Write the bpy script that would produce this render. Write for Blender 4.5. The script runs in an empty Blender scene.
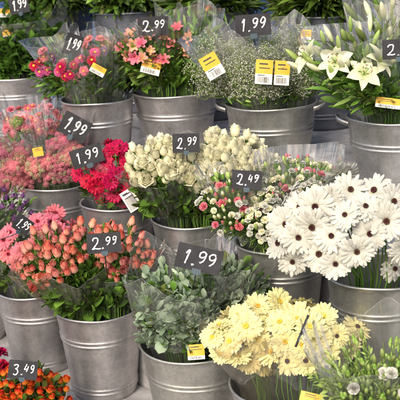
import bpy, math, random
import numpy as np
from mathutils import Vector, Matrix
random.seed(7); rng = np.random.default_rng(7)
R = math.radians
scn = bpy.context.scene

# ------------------------------------------------------------------ camera
CAMZ = 1.65
PITCH, ROLL, FPX = R(16), R(3), 1000.0        # FPX: focal length for a 400 px wide frame
cam_d = bpy.data.cameras.new('camera'); cam = bpy.data.objects.new('camera', cam_d)
scn.collection.objects.link(cam)
cam_d.sensor_width = 36; cam_d.lens = 36*FPX/400; cam_d.clip_end = 500; cam_d.clip_start = 0.05
CM = Matrix.Translation((0, 0, CAMZ)) @ Matrix.Rotation(R(90)-PITCH, 4, 'X') @ Matrix.Rotation(-ROLL, 4, 'Z')
cam.matrix_world = CM
scn.camera = cam
cam_d.dof.use_dof = True; cam_d.dof.focus_distance = 2.9; cam_d.dof.aperture_fstop = 9.0

# ------------------------------------------------------------------ light
w = bpy.data.worlds.new('World'); scn.world = w; w.use_nodes = True
nt = w.node_tree; nt.nodes.clear()
sky = nt.nodes.new('ShaderNodeTexSky'); sky.sky_type = 'NISHITA'; sky.sun_disc = False
SUN_EL, SUN_AZ = 40, -22                       # azimuth: degrees from "behind the camera", negative = left
sky.sun_elevation = R(SUN_EL); sky.sun_rotation = R(180+SUN_AZ*-1)
sky.air_density = 1.0; sky.dust_density = 4.0; sky.ozone_density = 0.6
bg = nt.nodes.new('ShaderNodeBackground'); bg.inputs['Strength'].default_value = 0.15
wo = nt.nodes.new('ShaderNodeOutputWorld')
nt.links.new(sky.outputs[0], bg.inputs[0]); nt.links.new(bg.outputs[0], wo.inputs[0])
sl = bpy.data.lights.new('sun', 'SUN'); sl.energy = 1.75; sl.angle = R(20); sl.color = (1, .92, .78)
so = bpy.data.objects.new('sun', sl); scn.collection.objects.link(so)
ce = math.cos(R(SUN_EL)); sdir = Vector((math.sin(R(SUN_AZ))*ce, -math.cos(R(SUN_AZ))*ce, math.sin(R(SUN_EL))))
so.rotation_euler = sdir.to_track_quat('Z', 'Y').to_euler(); so.location = sdir*8
vs = scn.view_settings; vs.view_transform = 'Standard'; vs.look = 'None'; vs.gamma = 1; vs.use_curve_mapping = False
vs.exposure = 0.6
scn.render.engine = 'CYCLES'
scn.cycles.max_bounces = 5; scn.cycles.transparent_max_bounces = 16
scn.cycles.use_adaptive_sampling = True; scn.cycles.adaptive_threshold = .03
scn.cycles.diffuse_bounces = 2; scn.cycles.glossy_bounces = 2; scn.cycles.transmission_bounces = 2; scn.cycles.caustics_reflective = False
scn.cycles.use_denoising = True

# ------------------------------------------------------------------ projection helpers
RM = CM.to_3x3(); CO = Vector((0, 0, CAMZ))
def ray(u, v): return (RM @ Vector(((u-200)/FPX, -(v-200)/FPX, -1.0)))
def at_z(u, v, z): d = ray(u, v); return CO + d*((z-CAMZ)/d.z)
def at_y(u, v, y): d = ray(u, v); return CO + d*(y/d.y)
def proj(p):
    q = RM.transposed() @ (Vector(p)-CO); return (200+FPX*q.x/-q.z, 200-FPX*q.y/-q.z)
def on_dome(u, v, c, r):
    d = ray(u, v); rr = np.array(r)
    o = (np.array(CO)-np.array(c))/rr; dd = np.array(d)/rr
    A = dd@dd; B = 2*o@dd; Cc = o@o-1; D = B*B-4*A*Cc
    t = (-B-math.sqrt(D))/(2*A) if D > 0 else -B/(2*A)
    p = CO+d*float(t)
    n = Vector(((p.x-c[0])/r[0]**2, (p.y-c[1])/r[1]**2, (p.z-c[2])/r[2]**2)).normalized()
    return p, n

# ------------------------------------------------------------------ materials
def newmat(name):
    m = bpy.data.materials.new(name); m.use_nodes = True; m.node_tree.nodes.clear(); return m, m.node_tree
def N(nt, t, **k):
    n = nt.nodes.new(t)
    for a, b in k.items():
        if a.startswith('i_'): n.inputs[a[2:]].default_value = b
        else: setattr(n, a, b)
    return n
def rgba(c): return (c[0], c[1], c[2], 1)
def petal_mat(name, base, tip, trans=.3, var=.12, rough=.55, mid=None):
    """colour runs with the petal (attribute r = along, g = random per piece)"""
    m, t = newmat(name); L = t.links
    at = N(t, 'ShaderNodeAttribute', attribute_name='cv'); sp = N(t, 'ShaderNodeSeparateColor')
    L.new(at.outputs['Color'], sp.inputs[0])
    rp = N(t, 'ShaderNodeValToRGB'); L.new(sp.outputs[0], rp.inputs[0])
    rp.color_ramp.elements[0].color = rgba(base); rp.color_ramp.elements[1].color = rgba(tip)
    if mid is not None:
        e = rp.color_ramp.elements.new(mid[0]); e.color = rgba(mid[1])
    oi = N(t, 'ShaderNodeObjectInfo')
    nz = N(t, 'ShaderNodeTexNoise', i_Scale=45.0, i_Detail=2.0)
    ad = N(t, 'ShaderNodeMath', operation='ADD'); L.new(oi.outputs['Random'], ad.inputs[0]); L.new(sp.outputs[1], ad.inputs[1])
    ad2 = N(t, 'ShaderNodeMath', operation='ADD'); L.new(ad.outputs[0], ad2.inputs[0]); L.new(nz.outputs[0], ad2.inputs[1])
    mr = N(t, 'ShaderNodeMapRange'); L.new(ad2.outputs[0], mr.inputs[0])
    mr.inputs[1].default_value = .5; mr.inputs[2].default_value = 2.5
    mr.inputs[3].default_value = 1-var*1.6; mr.inputs[4].default_value = 1+var
    hs = N(t, 'ShaderNodeHueSaturation'); L.new(rp.outputs[0], hs.inputs['Color']); L.new(mr.outputs[0], hs.inputs['Value'])
    mr2 = N(t, 'ShaderNodeMapRange'); L.new(oi.outputs['Random'], mr2.inputs[0])
    mr2.inputs[3].default_value = .5-min(var*.08, .012); mr2.inputs[4].default_value = .5+min(var*.08, .012)
    L.new(mr2.outputs[0], hs.inputs['Hue'])
    p = N(t, 'ShaderNodeBsdfPrincipled', i_Roughness=rough); p.inputs['Specular IOR Level'].default_value = .3
    L.new(hs.outputs[0], p.inputs['Base Color'])
    tr = N(t, 'ShaderNodeBsdfTranslucent'); L.new(hs.outputs[0], tr.inputs[0])
    mx = N(t, 'ShaderNodeMixShader'); mx.inputs[0].default_value = trans
    L.new(p.outputs[0], mx.inputs[1]); L.new(tr.outputs[0], mx.inputs[2])
    o = N(t, 'ShaderNodeOutputMaterial'); L.new(mx.outputs[0], o.inputs[0]); return m
def leaf_mat(name, a, b, rough=.4, trans=.22):
    return petal_mat(name, a, b, trans=trans, var=.38, rough=rough)
def plain(name, c, rough=.6, metal=0.0, var=.0, scale=20):
    m, t = newmat(name); L = t.links
    p = N(t, 'ShaderNodeBsdfPrincipled', i_Roughness=rough, i_Metallic=metal); p.inputs['Base Color'].default_value = rgba(c)
    if var:
        tc = N(t, 'ShaderNodeTexCoord')
        nz = N(t, 'ShaderNodeTexNoise', i_Scale=float(scale), i_Detail=6.0); L.new(tc.outputs['Object'], nz.inputs[0])
        rp = N(t, 'ShaderNodeValToRGB'); L.new(nz.outputs[0], rp.inputs[0])
        rp.color_ramp.elements[0].position = .3; rp.color_ramp.elements[1].position = .7
        rp.color_ramp.elements[0].color = rgba([x*(1-var) for x in c]); rp.color_ramp.elements[1].color = rgba([min(1, x*(1+var)) for x in c])
        L.new(rp.outputs[0], p.inputs['Base Color'])
        bp = N(t, 'ShaderNodeBump', i_Strength=.25, i_Distance=.002); L.new(nz.outputs[0], bp.inputs['Height']); L.new(bp.outputs[0], p.inputs['Normal'])
    o = N(t, 'ShaderNodeOutputMaterial'); L.new(p.outputs[0], o.inputs[0]); return m
def zinc_mat(name, c, metal=.85, rough=.36):
    m, t = newmat(name); L = t.links
    tc = N(t, 'ShaderNodeTexCoord')
    oi = N(t, 'ShaderNodeObjectInfo')
    off = N(t, 'ShaderNodeVectorMath', operation='ADD'); L.new(tc.outputs['Object'], off.inputs[0])
    sc = N(t, 'ShaderNodeVectorMath', operation='SCALE'); sc.inputs['Scale'].default_value = 7.0
    cb = N(t, 'ShaderNodeCombineXYZ'); 
    for k in range(3): L.new(oi.outputs['Random'], cb.inputs[k])
    L.new(cb.outputs[0], sc.inputs[0]); L.new(sc.outputs[0], off.inputs[1])
    vo = N(t, 'ShaderNodeTexVoronoi', i_Scale=110.0); L.new(off.outputs[0], vo.inputs['Vector'])
    n1 = N(t, 'ShaderNodeTexNoise', i_Scale=9.0, i_Detail=8.0, i_Roughness=.65); L.new(off.outputs[0], n1.inputs['Vector'])
    mp = N(t, 'ShaderNodeMapping'); mp.inputs['Scale'].default_value = (38, 38, 2.2); L.new(off.outputs[0], mp.inputs[0])
    n2 = N(t, 'ShaderNodeTexNoise', i_Scale=1.0, i_Detail=5.0); L.new(mp.outputs[0], n2.inputs['Vector'])
    n3 = N(t, 'ShaderNodeTexNoise', i_Scale=160.0, i_Detail=2.0); L.new(off.outputs[0], n3.inputs['Vector'])
    s1 = N(t, 'ShaderNodeSeparateColor'); L.new(vo.outputs['Color'], s1.inputs[0])
    def madd(a, ka, b, kb):
        x = N(t, 'ShaderNodeMath', operation='MULTIPLY'); L.new(a, x.inputs[0]); x.inputs[1].default_value = ka
        y = N(t, 'ShaderNodeMath', operation='MULTIPLY_ADD'); L.new(b, y.inputs[0]); y.inputs[1].default_value = kb; L.new(x.outputs[0], y.inputs[2]); return y.outputs[0]
    f = madd(s1.outputs[0], .13, n1.outputs[0], .50); f = madd(f, 1.0, n2.outputs[0], .30); f = madd(f, 1.0, n3.outputs[0], .14)
    rp = N(t, 'ShaderNodeValToRGB'); L.new(f, rp.inputs[0])
    rp.color_ramp.elements[0].position = .26; rp.color_ramp.elements[1].position = .80
    rp.color_ramp.elements[0].color = rgba([x*.55 for x in c]); rp.color_ramp.elements[1].color = rgba([x*1.25 for x in c])
    p = N(t, 'ShaderNodeBsdfPrincipled', i_Metallic=metal); L.new(rp.outputs[0], p.inputs['Base Color'])
    rr = N(t, 'ShaderNodeMapRange'); L.new(n1.outputs[0], rr.inputs[0]); rr.inputs[3].default_value = rough-.12; rr.inputs[4].default_value = rough+.2
    L.new(rr.outputs[0], p.inputs['Roughness'])
    bp = N(t, 'ShaderNodeBump', i_Strength=.25, i_Distance=.002); L.new(n1.outputs[0], bp.inputs['Height']); L.new(bp.outputs[0], p.inputs['Normal'])
    o = N(t, 'ShaderNodeOutputMaterial'); L.new(p.outputs[0], o.inputs[0]); return m
def film_mat(name, tint, haze=.032, gloss=.55, base=.085):
    m, t = newmat(name); L = t.links
    lw = N(t, 'ShaderNodeLayerWeight', i_Blend=.18)
    pw = N(t, 'ShaderNodeMath', operation='MULTIPLY_ADD'); L.new(lw.outputs['Fresnel'], pw.inputs[0]); pw.inputs[1].default_value = gloss; pw.inputs[2].default_value = base
    pw.use_clamp = True
    tr = N(t, 'ShaderNodeBsdfTransparent'); tr.inputs[0].default_value = rgba(tint)
    gl = N(t, 'ShaderNodeBsdfGlossy', i_Roughness=.055); gl.inputs[0].default_value = (.95, .96, 1, 1)
    m1 = N(t, 'ShaderNodeMixShader'); L.new(pw.outputs[0], m1.inputs[0]); L.new(tr.outputs[0], m1.inputs[1]); L.new(gl.outputs[0], m1.inputs[2])
    df = N(t, 'ShaderNodeBsdfDiffuse'); df.inputs[0].default_value = (.8*tint[0], .8*tint[1], .78*tint[2], 1)
    m2 = N(t, 'ShaderNodeMixShader'); m2.inputs[0].default_value = haze; L.new(m1.outputs[0], m2.inputs[1]); L.new(df.outputs[0], m2.inputs[2])
    o = N(t, 'ShaderNodeOutputMaterial'); L.new(m2.outputs[0], o.inputs[0]); return m

MT = {
 'zinc': zinc_mat('zinc', (.54, .535, .53)),
 'zinc_warm': zinc_mat('zinc_warm', (.54, .52, .525)),
 'zinc_olive': zinc_mat('zinc_olive', (.51, .505, .47)),
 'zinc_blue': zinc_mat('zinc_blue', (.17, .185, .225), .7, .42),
 'film': film_mat('film', (.99, .99, .985), .028),
 'film_edge': film_mat('film_edge', (.97, .97, .97), .16),  # hazier, whiter film: paints the light caught along the wrapper mouths
 'film_milky': film_mat('film_milky', (.99, .99, .98), .05),
 'film_brown': film_mat('film_brown', (.97, .92, .82), .05),
 'board': plain('board', (.016, .0155, .019), .75, 0, .6, 28),
 'chalk': plain('chalk', (.82, .82, .80), .8),
 'clip': plain('clip', (.03, .06, .08), .4),
 'yellow': plain('sticker_yellow', (.72, .38, .02), .45, 0, .08, 40),
 'paper': plain('sticker_paper', (.78, .76, .72), .6),
 'ink': plain('ink', (.03, .03, .035), .6),
 'water': plain('bucket_water', (.03, .035, .025), .1),
 'stem': plain('stem', (.10, .20, .03), .5),
 'stem_dark': plain('stem_dark', (.05, .09, .02), .55),
 'step': plain('painted_board', (.33, .32, .325), .6, 0, .30, 22),
 'ground': plain('paving', (.30, .28, .26), .85, 0, .25, 5),
 'back': plain('backdrop_sky_tint', (.02, .06, .18), .7, 0, .5, 3),  # wall painted blue to stand in for sky reflections between the bunches
 'leaf': leaf_mat('leaf_green', (.055, .125, .016), (.14, .26, .036)),
 'leaf_dark': leaf_mat('leaf_dark', (.030, .065, .012), (.075, .13, .022)),
 'leaf_bright': leaf_mat('leaf_bright', (.10, .22, .028), (.22, .38, .06)),
 'leaf_grey': leaf_mat('leaf_grey', (.16, .24, .14), (.38, .45, .32), .38),
 'leaf_lime': leaf_mat('leaf_lime', (.24, .37, .07), (.44, .56, .18)),
 'leaf_olive': leaf_mat('leaf_olive', (.08, .11, .02), (.17, .18, .045)),
 'p_white': petal_mat('petal_white', (.48, .51, .31), (.62, .61, .545), .2, .08, mid=(.3, (.61, .60, .51))),
 'p_cream': petal_mat('petal_cream', (.66, .72, .30), (.92, .88, .65), .32, .07, mid=(.3, (.91, .87, .58))),
 'p_yellow': petal_mat('petal_yellow', (.70, .60, .13), (.78, .72, .37), .22, .08, mid=(.4, (.76, .68, .29))),
 'p_pink': petal_mat('petal_pink', (.70, .09, .15), (.78, .23, .27), .25, .12),
 'p_red': petal_mat('petal_red', (.30, .003, .03), (.60, .006, .075), .25, .12),
 'p_coral': petal_mat('petal_coral', (.78, .55, .32), (.88, .28, .20), .3, .16, mid=(.45, (.92, .48, .36))),
 'p_coral_pink': petal_mat('petal_coral_pink', (.82, .50, .34), (.90, .30, .25), .3, .16, mid=(.5, (.92, .50, .40))),
 'p_coral_deep': petal_mat('petal_coral_deep', (.74, .42, .2), (.84, .20, .13), .3, .16, mid=(.5, (.88, .36, .24))),
 'p_orange': petal_mat('petal_orange', (.80, .46, .05), (.72, .045, .015), .2, .2, mid=(.55, (.85, .26, .03))),
 'p_sedum': petal_mat('petal_sedum', (.48, .08, .13), (.80, .18, .29), .2, .3, mid=(.4, (.82, .32, .37))),
 'p_sedum_pale': petal_mat('petal_sedum_pale', (.40, .45, .20), (.85, .60, .48), .25, .3),
 'p_peach': petal_mat('petal_peach', (.80, .48, .18), (.80, .30, .27), .25, .2),
 'p_lily': petal_mat('petal_lily', (.46, .58, .18), (.80, .79, .58), .25, .05, mid=(.35, (.78, .79, .50))),
 'p_magenta': petal_mat('petal_magenta', (.55, .04, .18), (.70, .10, .30), .2, .3),
 'p_lilac': petal_mat('petal_lilac', (.14, .04, .18), (.32, .10, .34), .2, .3),
 'c_brown': petal_mat('centre_brown', (.018, .007, .006), (.075, .022, .016), 0, .3, .8),
 'c_yellow': petal_mat('centre_yellow', (.55, .36, .04), (.70, .48, .06), 0, .3, .8),
 'c_red': petal_mat('centre_red', (.04, .003, .006), (.20, .008, .02), 0, .3, .8),
 'anther': plain('anther', (.16, .035, .015), .8),
}

# ------------------------------------------------------------------ mesh collector
class MB:
    def __init__(s): s.v = []; s.c = []; s.f = []; s.m = []; s.n = 0; s.spans = []
    def add(s, v, f, t=None, M=None, g=None, mi=0):
        v = np.asarray(v, float)
        if M is not None:
            A = np.array(M); v = v@A[:3, :3].T + A[:3, 3]
        c = np.zeros((len(v), 4)); c[:, 3] = 1
        if t is not None: c[:, 0] = t
        c[:, 1] = random.random() if g is None else g
        s.v.append(v); s.c.append(c); n = s.n
        s.f.extend([tuple(i+n for i in q) for q in f]); s.spans.append((len(s.m), len(s.m)+len(f), mi)); s.m.extend([mi]*len(f)); s.n += len(v)
    def mesh(s, name, mats, origin=(0, 0, 0), smooth=True):
        me = bpy.data.meshes.new(name)
        V = np.concatenate(s.v) - np.array(origin, float)
        me.from_pydata(V.tolist(), [], s.f)
        ca = me.color_attributes.new('cv', 'FLOAT_COLOR', 'POINT')
        ca.data.foreach_set('color', np.concatenate(s.c).astype(np.float32).ravel())
        for m in mats: me.materials.append(MT[m])
        me.polygons.foreach_set('material_index', s.m)
        me.polygons.foreach_set('use_smooth', [smooth]*len(me.polygons))
        me.update(); return me
def link(name, me, parent=None, loc=(0, 0, 0), rot=None, scale=None):
    o = bpy.data.objects.new(name, me); scn.collection.objects.link(o)
    if parent: o.parent = parent
    o.location = loc
    if rot is not None: o.rotation_mode = 'QUATERNION'; o.rotation_quaternion = rot
    if scale is not None: o.scale = (scale,)*3 if not hasattr(scale, '__len__') else scale
    return o
def thing(name, label, cat, loc, group=None):
    o = link(name, None, None, loc); o['label'] = label; o['category'] = cat
    if group: o['group'] = group
    return o
def tag(o, label, cat, group=None):
    o['label'] = label; o['category'] = cat
    if group: o['group'] = group
    return o

def grid_faces(nl, nw):
    return [(i*(nw+1)+j, i*(nw+1)+j+1, (i+1)*(nw+1)+j+1, (i+1)*(nw+1)+j) for i in range(nl) for j in range(nw)]
def petal(L, W, nl=5, nw=2, lift=0.0, curl=0.0, cup=.0, wf=None, notch=0, wave=0):
    wf = wf or (lambda s: (s**.5)*(1-s**6)**.5 if s < 1 else .25)
    v = []; t = []; x = z = 0.0; ph = random.uniform(0, 6)
    for i in range(nl+1):
        s = i/nl; th = lift+curl*s
        if i: x += math.cos(th)*L/nl; z += math.sin(th)*L/nl
        ww = W/2*max(.08, wf(s))
        for j in range(nw+1):
            q = -1+2*j/nw
            xx = x - (notch*L*abs(q) if s == 1 else 0)
            zz = z + cup*W*q*q*math.cos(th) + wave*W*math.sin(ph+q*2.2+s*7)*s
            v.append((xx - cup*W*q*q*math.sin(th), ww*q, zz)); t.append(s)
    return np.array(v), grid_faces(nl, nw), np.array(t)
def tube(mb, pts, r, n=4, mi=0, r2=None):
    pts = [Vector(p) for p in pts]; v = []; f = []
    for k, p in enumerate(pts):
        d = (pts[min(k+1, len(pts)-1)]-pts[max(k-1, 0)]).normalized()
        a = d.orthogonal().normalized(); b = d.cross(a)
        if k and False: pass
        rr = r if r2 is None else r+(r2-r)*k/(len(pts)-1)
        # keep frames aligned with a fixed reference
        ref = Vector((1, .13, .07)); a = (ref-d*ref.dot(d)).normalized(); b = d.cross(a)
        for j in range(n):
            an = 2*math.pi*j/n; v.append(tuple(p+(a*math.cos(an)+b*math.sin(an))*rr))
    for k in range(len(pts)-1):
        for j in range(n):
            f.append((k*n+j, k*n+(j+1) % n, (k+1)*n+(j+1) % n, (k+1)*n+j))
    mb.add(v, f, .5, mi=mi)
def bez(a, b, c, n=6):
    a, b, c = Vector(a), Vector(b), Vector(c)
    return [a*(1-t)**2+b*2*t*(1-t)+c*t*t for t in [i/n for i in range(n+1)]]
def rotz(a): return Matrix.Rotation(a, 4, 'Z')
def frame(p, d, up=None, roll=0.0, s=1.0):
    """matrix whose +X points along d at p"""
    d = Vector(d).normalized(); up = Vector(up or (0, 0, 1)); y = up.cross(d)
    if y.length < 1e-4: y = Vector((0, 1, 0)).cross(d)
    y.normalize(); z = d.cross(y)
    M = Matrix((d, y, z)).transposed().to_4x4() @ Matrix.Rotation(roll, 4, 'X') @ Matrix.Scale(s, 4)
    M.translation = Vector(p); return M
def ico(r, sub=1):
    import bmesh
    b = bmesh.new(); bmesh.ops.create_icosphere(b, subdivisions=sub, radius=r)
    v = np.array([x.co[:] for x in b.verts]); f = [tuple(q.index for q in x.verts) for x in b.faces]; b.free(); return v, f
def lathe(mb, prof, n=48, mi=0, M=None, t=None):
    v = []; f = []
    for (r, z) in prof:
        for j in range(n): a = 2*math.pi*j/n; v.append((r*math.cos(a), r*math.sin(a), z))
    for k in range(len(prof)-1):
        for j in range(n): f.append((k*n+j, k*n+(j+1) % n, (k+1)*n+(j+1) % n, (k+1)*n+j))
    mb.add(v, f, t, M, mi=mi)

# ------------------------------------------------------------------ flower head meshes (axis +Z, unit: metres)
def gerbera(mat, cmat, Rr=.045, n=24, rings=3, closed=0.0):
    mb = MB(); n = int(n*1.15)
    for k in range(rings):
        Lk = Rr*(1-.06*k if k < 2 else .62-.14*(k-2)); m = n if k < 2 else n-6
        for i in range(m):
            a = 2*math.pi*(i+.5*k+random.uniform(-.25, .25))/m
            v, f, t = petal(Lk*random.uniform(.86, 1.04)-Rr*.1, Rr*random.uniform(.165, .225), 6, 2,
                            lift=.12+.14*k+closed+random.uniform(-.12, .12), curl=-.35-.1*k+random.uniform(-.45, .35), cup=-.16,
                            wf=lambda s: (.34+.66*math.sin(min(s, .75)/.75*math.pi/2))*(1 if s < .86 else 1-(s-.86)*3.6), notch=.02)
            v = v+np.array([Rr*.09, 0, .0015*k])
            mb.add(v, f, t, rotz(a)@Matrix.Rotation(random.uniform(-.25, .25), 4, 'X'))
    # green bract cup behind the petals
    lathe(mb, [(.003, -.012), (.009, -.008), (Rr*.32, .0)], 12, mi=1, t=.5)
    face = mb.mesh('gerbera_petals', [mat, 'stem'])
    cb = MB()
    rc = Rr*.135
    lathe(cb, [(rc, .003), (rc*.9, .007), (rc*.5, .0075), (.0005, .005)], 16, t=.1)
    for i in range(70):
        rr = rc*math.sqrt((i+.5)/70); a = i*2.39996; h = .006+.002*(rr/rc)
        v, f = ico(.0011 if rr < rc*.6 else .0014, 1)
        cb.add(v, f, .15 if rr < rc*.65 else .95, Matrix.Translation((rr*math.cos(a), rr*math.sin(a), h)))
    cen = cb.mesh('gerbera_centre', [cmat])
    return face, cen
def rose(mat, Rr=.017, H=.042, op=.2, sepal='leaf'):
    mb = MB(); layers = [(3, .42, .96), (3, .62, 1.0), (4, .82, .98), (4, 1.0, .88)]
    if op > .5: layers.append((5, 1.25, .75))
    for li, (n, rf, hf) in enumerate(layers):
        for i in range(n):
            a0 = 2*math.pi*(i+random.uniform(-.1, .1))/n+li*.8; hw = math.pi/n*1.35
            v = []; t = []; nl, nw = 6, 6; ho = random.uniform(.93, 1.05)
            for p in range(nl+1):
                s = p/nl
                prof = math.sin(min(1, s*1.6+.12)*math.pi/2)*(1-.30*max(0, s-.55)/.45*(1-op)) + op*.55*max(0, s-.6)*(li/3)
                for q in range(nw+1):
                    w_ = -1+2*q/nw
                    aa = a0+w_*hw*(.55+.45*math.sin(s*math.pi*.75+.3)); spiral = 1+.08*w_
                    rr = Rr*rf*prof*spiral
                    z = H*hf*ho*(s-(.16*w_*w_*s**2)) + (-.10*H*op*s**6 if li >= 2 else 0)
                    if p == nl: rr *= 1.0+.12*op*(li)
                    v.append((rr*math.cos(aa), rr*math.sin(aa), z)); t.append(s)
            mb.add(v, grid_faces(nl, nw), np.array(t))
    for i in range(5):
        v, f, t = petal(H*.55, Rr*.55, 4, 2, lift=.9, curl=-1.2+random.uniform(-.5, .9), cup=.1, wf=lambda s: 1-s*.9)
        mb.add(v+np.array([Rr*.25, 0, .001]), f, t, rotz(i*1.257+random.uniform(-.2, .2)), mi=1)
    lathe(mb, [(.002, -.012), (.0045, -.006), (Rr*.5, .002)], 8, mi=1, t=.4)
    return mb.mesh('rose_petals', [mat, sepal])
def budflower(mat, Rr=.011, ruffle=True, sepal='leaf_bright', H=.022):
    """small spray carnation head in its green calyx"""
    mb = MB()
    lathe(mb, [(.0015, 0), (.0042, .003), (.0052, .012), (.0042, .018)], 8, mi=1, t=.6)
    for k in range(3):
        n = 7
        for i in range(n):
            v, f, t = petal(Rr*(1-.15*k), Rr*.8, 3, 3, lift=.15+.5*k, curl=.2, wave=.22, cup=.05, wf=lambda s: .25+.75*s)
            mb.add(v+np.array([.001, 0, .016]), f, t, rotz(2*math.pi*(i+.4*k)/n))
    return mb.mesh('carnation_head', [mat, sepal])
def double(mat, Rr=.017):
    mb = MB()
    for k in range(5):
        n = 9-k
        for i in range(n):
            v, f, t = petal(Rr*(1-.14*k), Rr*.85, 4, 4, lift=.1+.30*k, curl=.35, wave=.16, cup=.12, wf=lambda s: .3+.75*s-.25*s**5)
            mb.add(v+np.array([.001, 0, .001*k]), f, t, rotz(2*math.pi*(i+.4*k+random.uniform(-.2, .2))/n))
    lathe(mb, [(.001, -.016), (.004, -.012), (.004, 0)], 8, mi=1, t=.6)
    return mb.mesh('freesia_petals', [mat, 'leaf_bright'])
def greenbud(tipmat, sepal='leaf_bright', r=.0045, H=.019):
    mb = MB()
    lathe(mb, [(.001, 0), (r*.75, H*.2), (r, H*.5), (r*.8, H*.75)], 8, mi=1, t=.7)
    lathe(mb, [(r*.8, H*.75), (r*.7, H*.95), (r*.3, H*1.15), (.0003, H*1.2)], 8, mi=0, t=.9)
    return mb.mesh('flower_bud', [tipmat, sepal])
def alstro(mat, L=.034):
    mb = MB()
    for k in range(2):
        for i in range(3):
            v, f, t = petal(L*(1-.05*k), L*(.62 if k == 0 else .42), 6, 3, lift=1.25-.1*k, curl=-.95+random.uniform(-.2, .2), cup=.12,
                            wf=lambda s: math.sin(min(1, s+.12)*math.pi*.82)+.08)
            mb.add(v, f, t, rotz(2*math.pi*(i+.5*k)/3+random.uniform(-.1, .1)))
    lathe(mb, [(.001, -.008), (.003, -.003), (.002, .004)], 8, mi=1, t=.5)
    return mb.mesh('alstroemeria_petals', [mat, 'leaf'])
def lily(L=.075):
    mb = MB()
    for k in range(2):
        for i in range(3):
            v, f, t = petal(L, L*(.62 if k else .46), 9, 4, lift=.85, curl=-1.25+random.uniform(-.15, .15), cup=.10, wave=.035,
                            wf=lambda s: math.sin(min(1, s*.92+.10)*math.pi)**.75 if s < .98 else .06)
            mb.add(v, f, t, rotz(2*math.pi*(i+.5*k)/3)@Matrix.Translation((0, 0, .002*k)))
    lathe(mb, [(.002, -.02), (.004, -.005), (.006, .004)], 10, mi=0, t=.0)
    face = mb.mesh('lily_petals', ['p_lily'])
    sb = MB()
    for i in range(6):
        a = i*1.047+.3; e = Vector((math.cos(a)*.017, math.sin(a)*.017, .047))
        tube(sb, bez((0, 0, 0), (math.cos(a)*.004, math.sin(a)*.004, .03), e, 5), .0007, 4, mi=0)
        d = Vector((-math.sin(a), math.cos(a), .3)).normalized()
        tube(sb, [e-d*.0055, e-d*.003, e+d*.003, e+d*.0055], .0013, 5, mi=1)
    tube(sb, [(0, 0, 0), (.001, 0, .055)], .0012, 5, mi=0); v, f = ico(.0028); sb.add(v, f, .5, Matrix.Translation((.001, 0, .056)), mi=0)
    return face, sb.mesh('lily_stamens', ['leaf_lime', 'anther'])
def lilybud(L=.07, mats=('leaf_lime',)):
    mb = MB(); v = []; n = 9; rows = 9
    for i in range(rows+1):
        s = i/rows; r = L*.14*(math.sin(math.pi*min(1, s*.9+.08))**.7)*(1 if s < 1 else .1)
        for j in range(n):
            a = 2*math.pi*j/n; r2 = r*(1+.12*math.cos(3*a)); v.append((r2*math.cos(a), r2*math.sin(a), s*L))
    f = [(k*n+j, k*n+(j+1) % n, (k+1)*n+(j+1) % n, (k+1)*n+j) for k in range(rows) for j in range(n)]
    mb.add(v, f, np.repeat(np.linspace(0, 1, rows+1), n)); return mb.mesh('lily_bud', list(mats))
def aster(mat, cmat='c_yellow', Rr=.022, n=30):
    mb = MB()
    for k in range(3):
        for i in range(n-6*k):
            v, f, t = petal(Rr*(1-.2*k)*random.uniform(.9, 1.05), Rr*.17, 4, 1, lift=.1+.3*k, curl=-.3+.2*k, cup=0)
            mb.add(v, f, t, rotz(2*math.pi*(i+random.uniform(-.3, .3))/(n-6*k)))
    lathe(mb, [(.002, -.012), (.006, -.006), (Rr*.3, 0)], 8, mi=2, t=.5)
    lathe(mb, [(Rr*.24, .003), (Rr*.18, .006), (.0004, .007)], 10, mi=1, t=.8)
    return mb.mesh('aster_petals', [mat, cmat, 'stem'])
def sedum(Rr=.035, n=34, mats=('p_sedum', 'p_sedum_pale', 'stem'), flat=.6, pale=.25, fl=22):
    mb = MB(); sv = []; sf = []
    for i in range(5):
        a = i*1.2566
        sv += [(0, 0, 0), (.35*math.cos(a-.5), .35*math.sin(a-.5), .3), (math.cos(a), math.sin(a), .5), (.35*math.cos(a+.5), .35*math.sin(a+.5), .3)]
        sf.append((4*i, 4*i+1, 4*i+2, 4*i+3))
    sv = np.array(sv)
    lathe(mb, [(.0005, flat*Rr*.80), (Rr*.35, flat*Rr*.75), (Rr*.6, flat*Rr*.55), (Rr*.76, flat*Rr*.25), (Rr*.6, -.1*Rr), (.001, -Rr*.35)], 16, t=.1)
    for i in range(n):
        a = i*2.39996+random.uniform(-.2, .2); q = math.sqrt((i+.5)/n); th = q*1.7
        p = Vector((math.sin(th)*math.cos(a)*Rr, math.sin(th)*math.sin(a)*Rr, math.cos(th)*flat*Rr))*random.uniform(.86, 1.10)
        d = Vector((p.x, p.y, p.z/flat+.01)).normalized(); sub = Rr*random.uniform(.17, .26); mi = 1 if random.random() < pale else 0
        tube(mb, bez((0, 0, -Rr*1.2), (p.x*.3, p.y*.3, -Rr*.3), p, 4), .0009, 3, mi=2)
        Q = d.to_track_quat('Z', 'Y').to_matrix(); cg = random.random()
        for j in range(fl):
            a2 = j*2.39996; q2 = math.sqrt((j+.5)/fl)*1.45
            e = Vector((math.sin(q2)*math.cos(a2), math.sin(q2)*math.sin(a2), math.cos(q2)))
            c = p+Q@(e*sub); dd = (Q@e)
            M = Matrix.Translation(c)@dd.to_track_quat('Z', 'Y').to_matrix().to_4x4()@rotz(random.uniform(0, 6))@Matrix.Scale(random.uniform(.0025, .0040), 4)
            mb.add(sv, sf, np.tile([0, .5, 1, .5], 5)*random.uniform(.45, 1), M, g=cg*.7+random.random()*.3, mi=mi)
    return mb.mesh('sedum_florets', list(mats))

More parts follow.
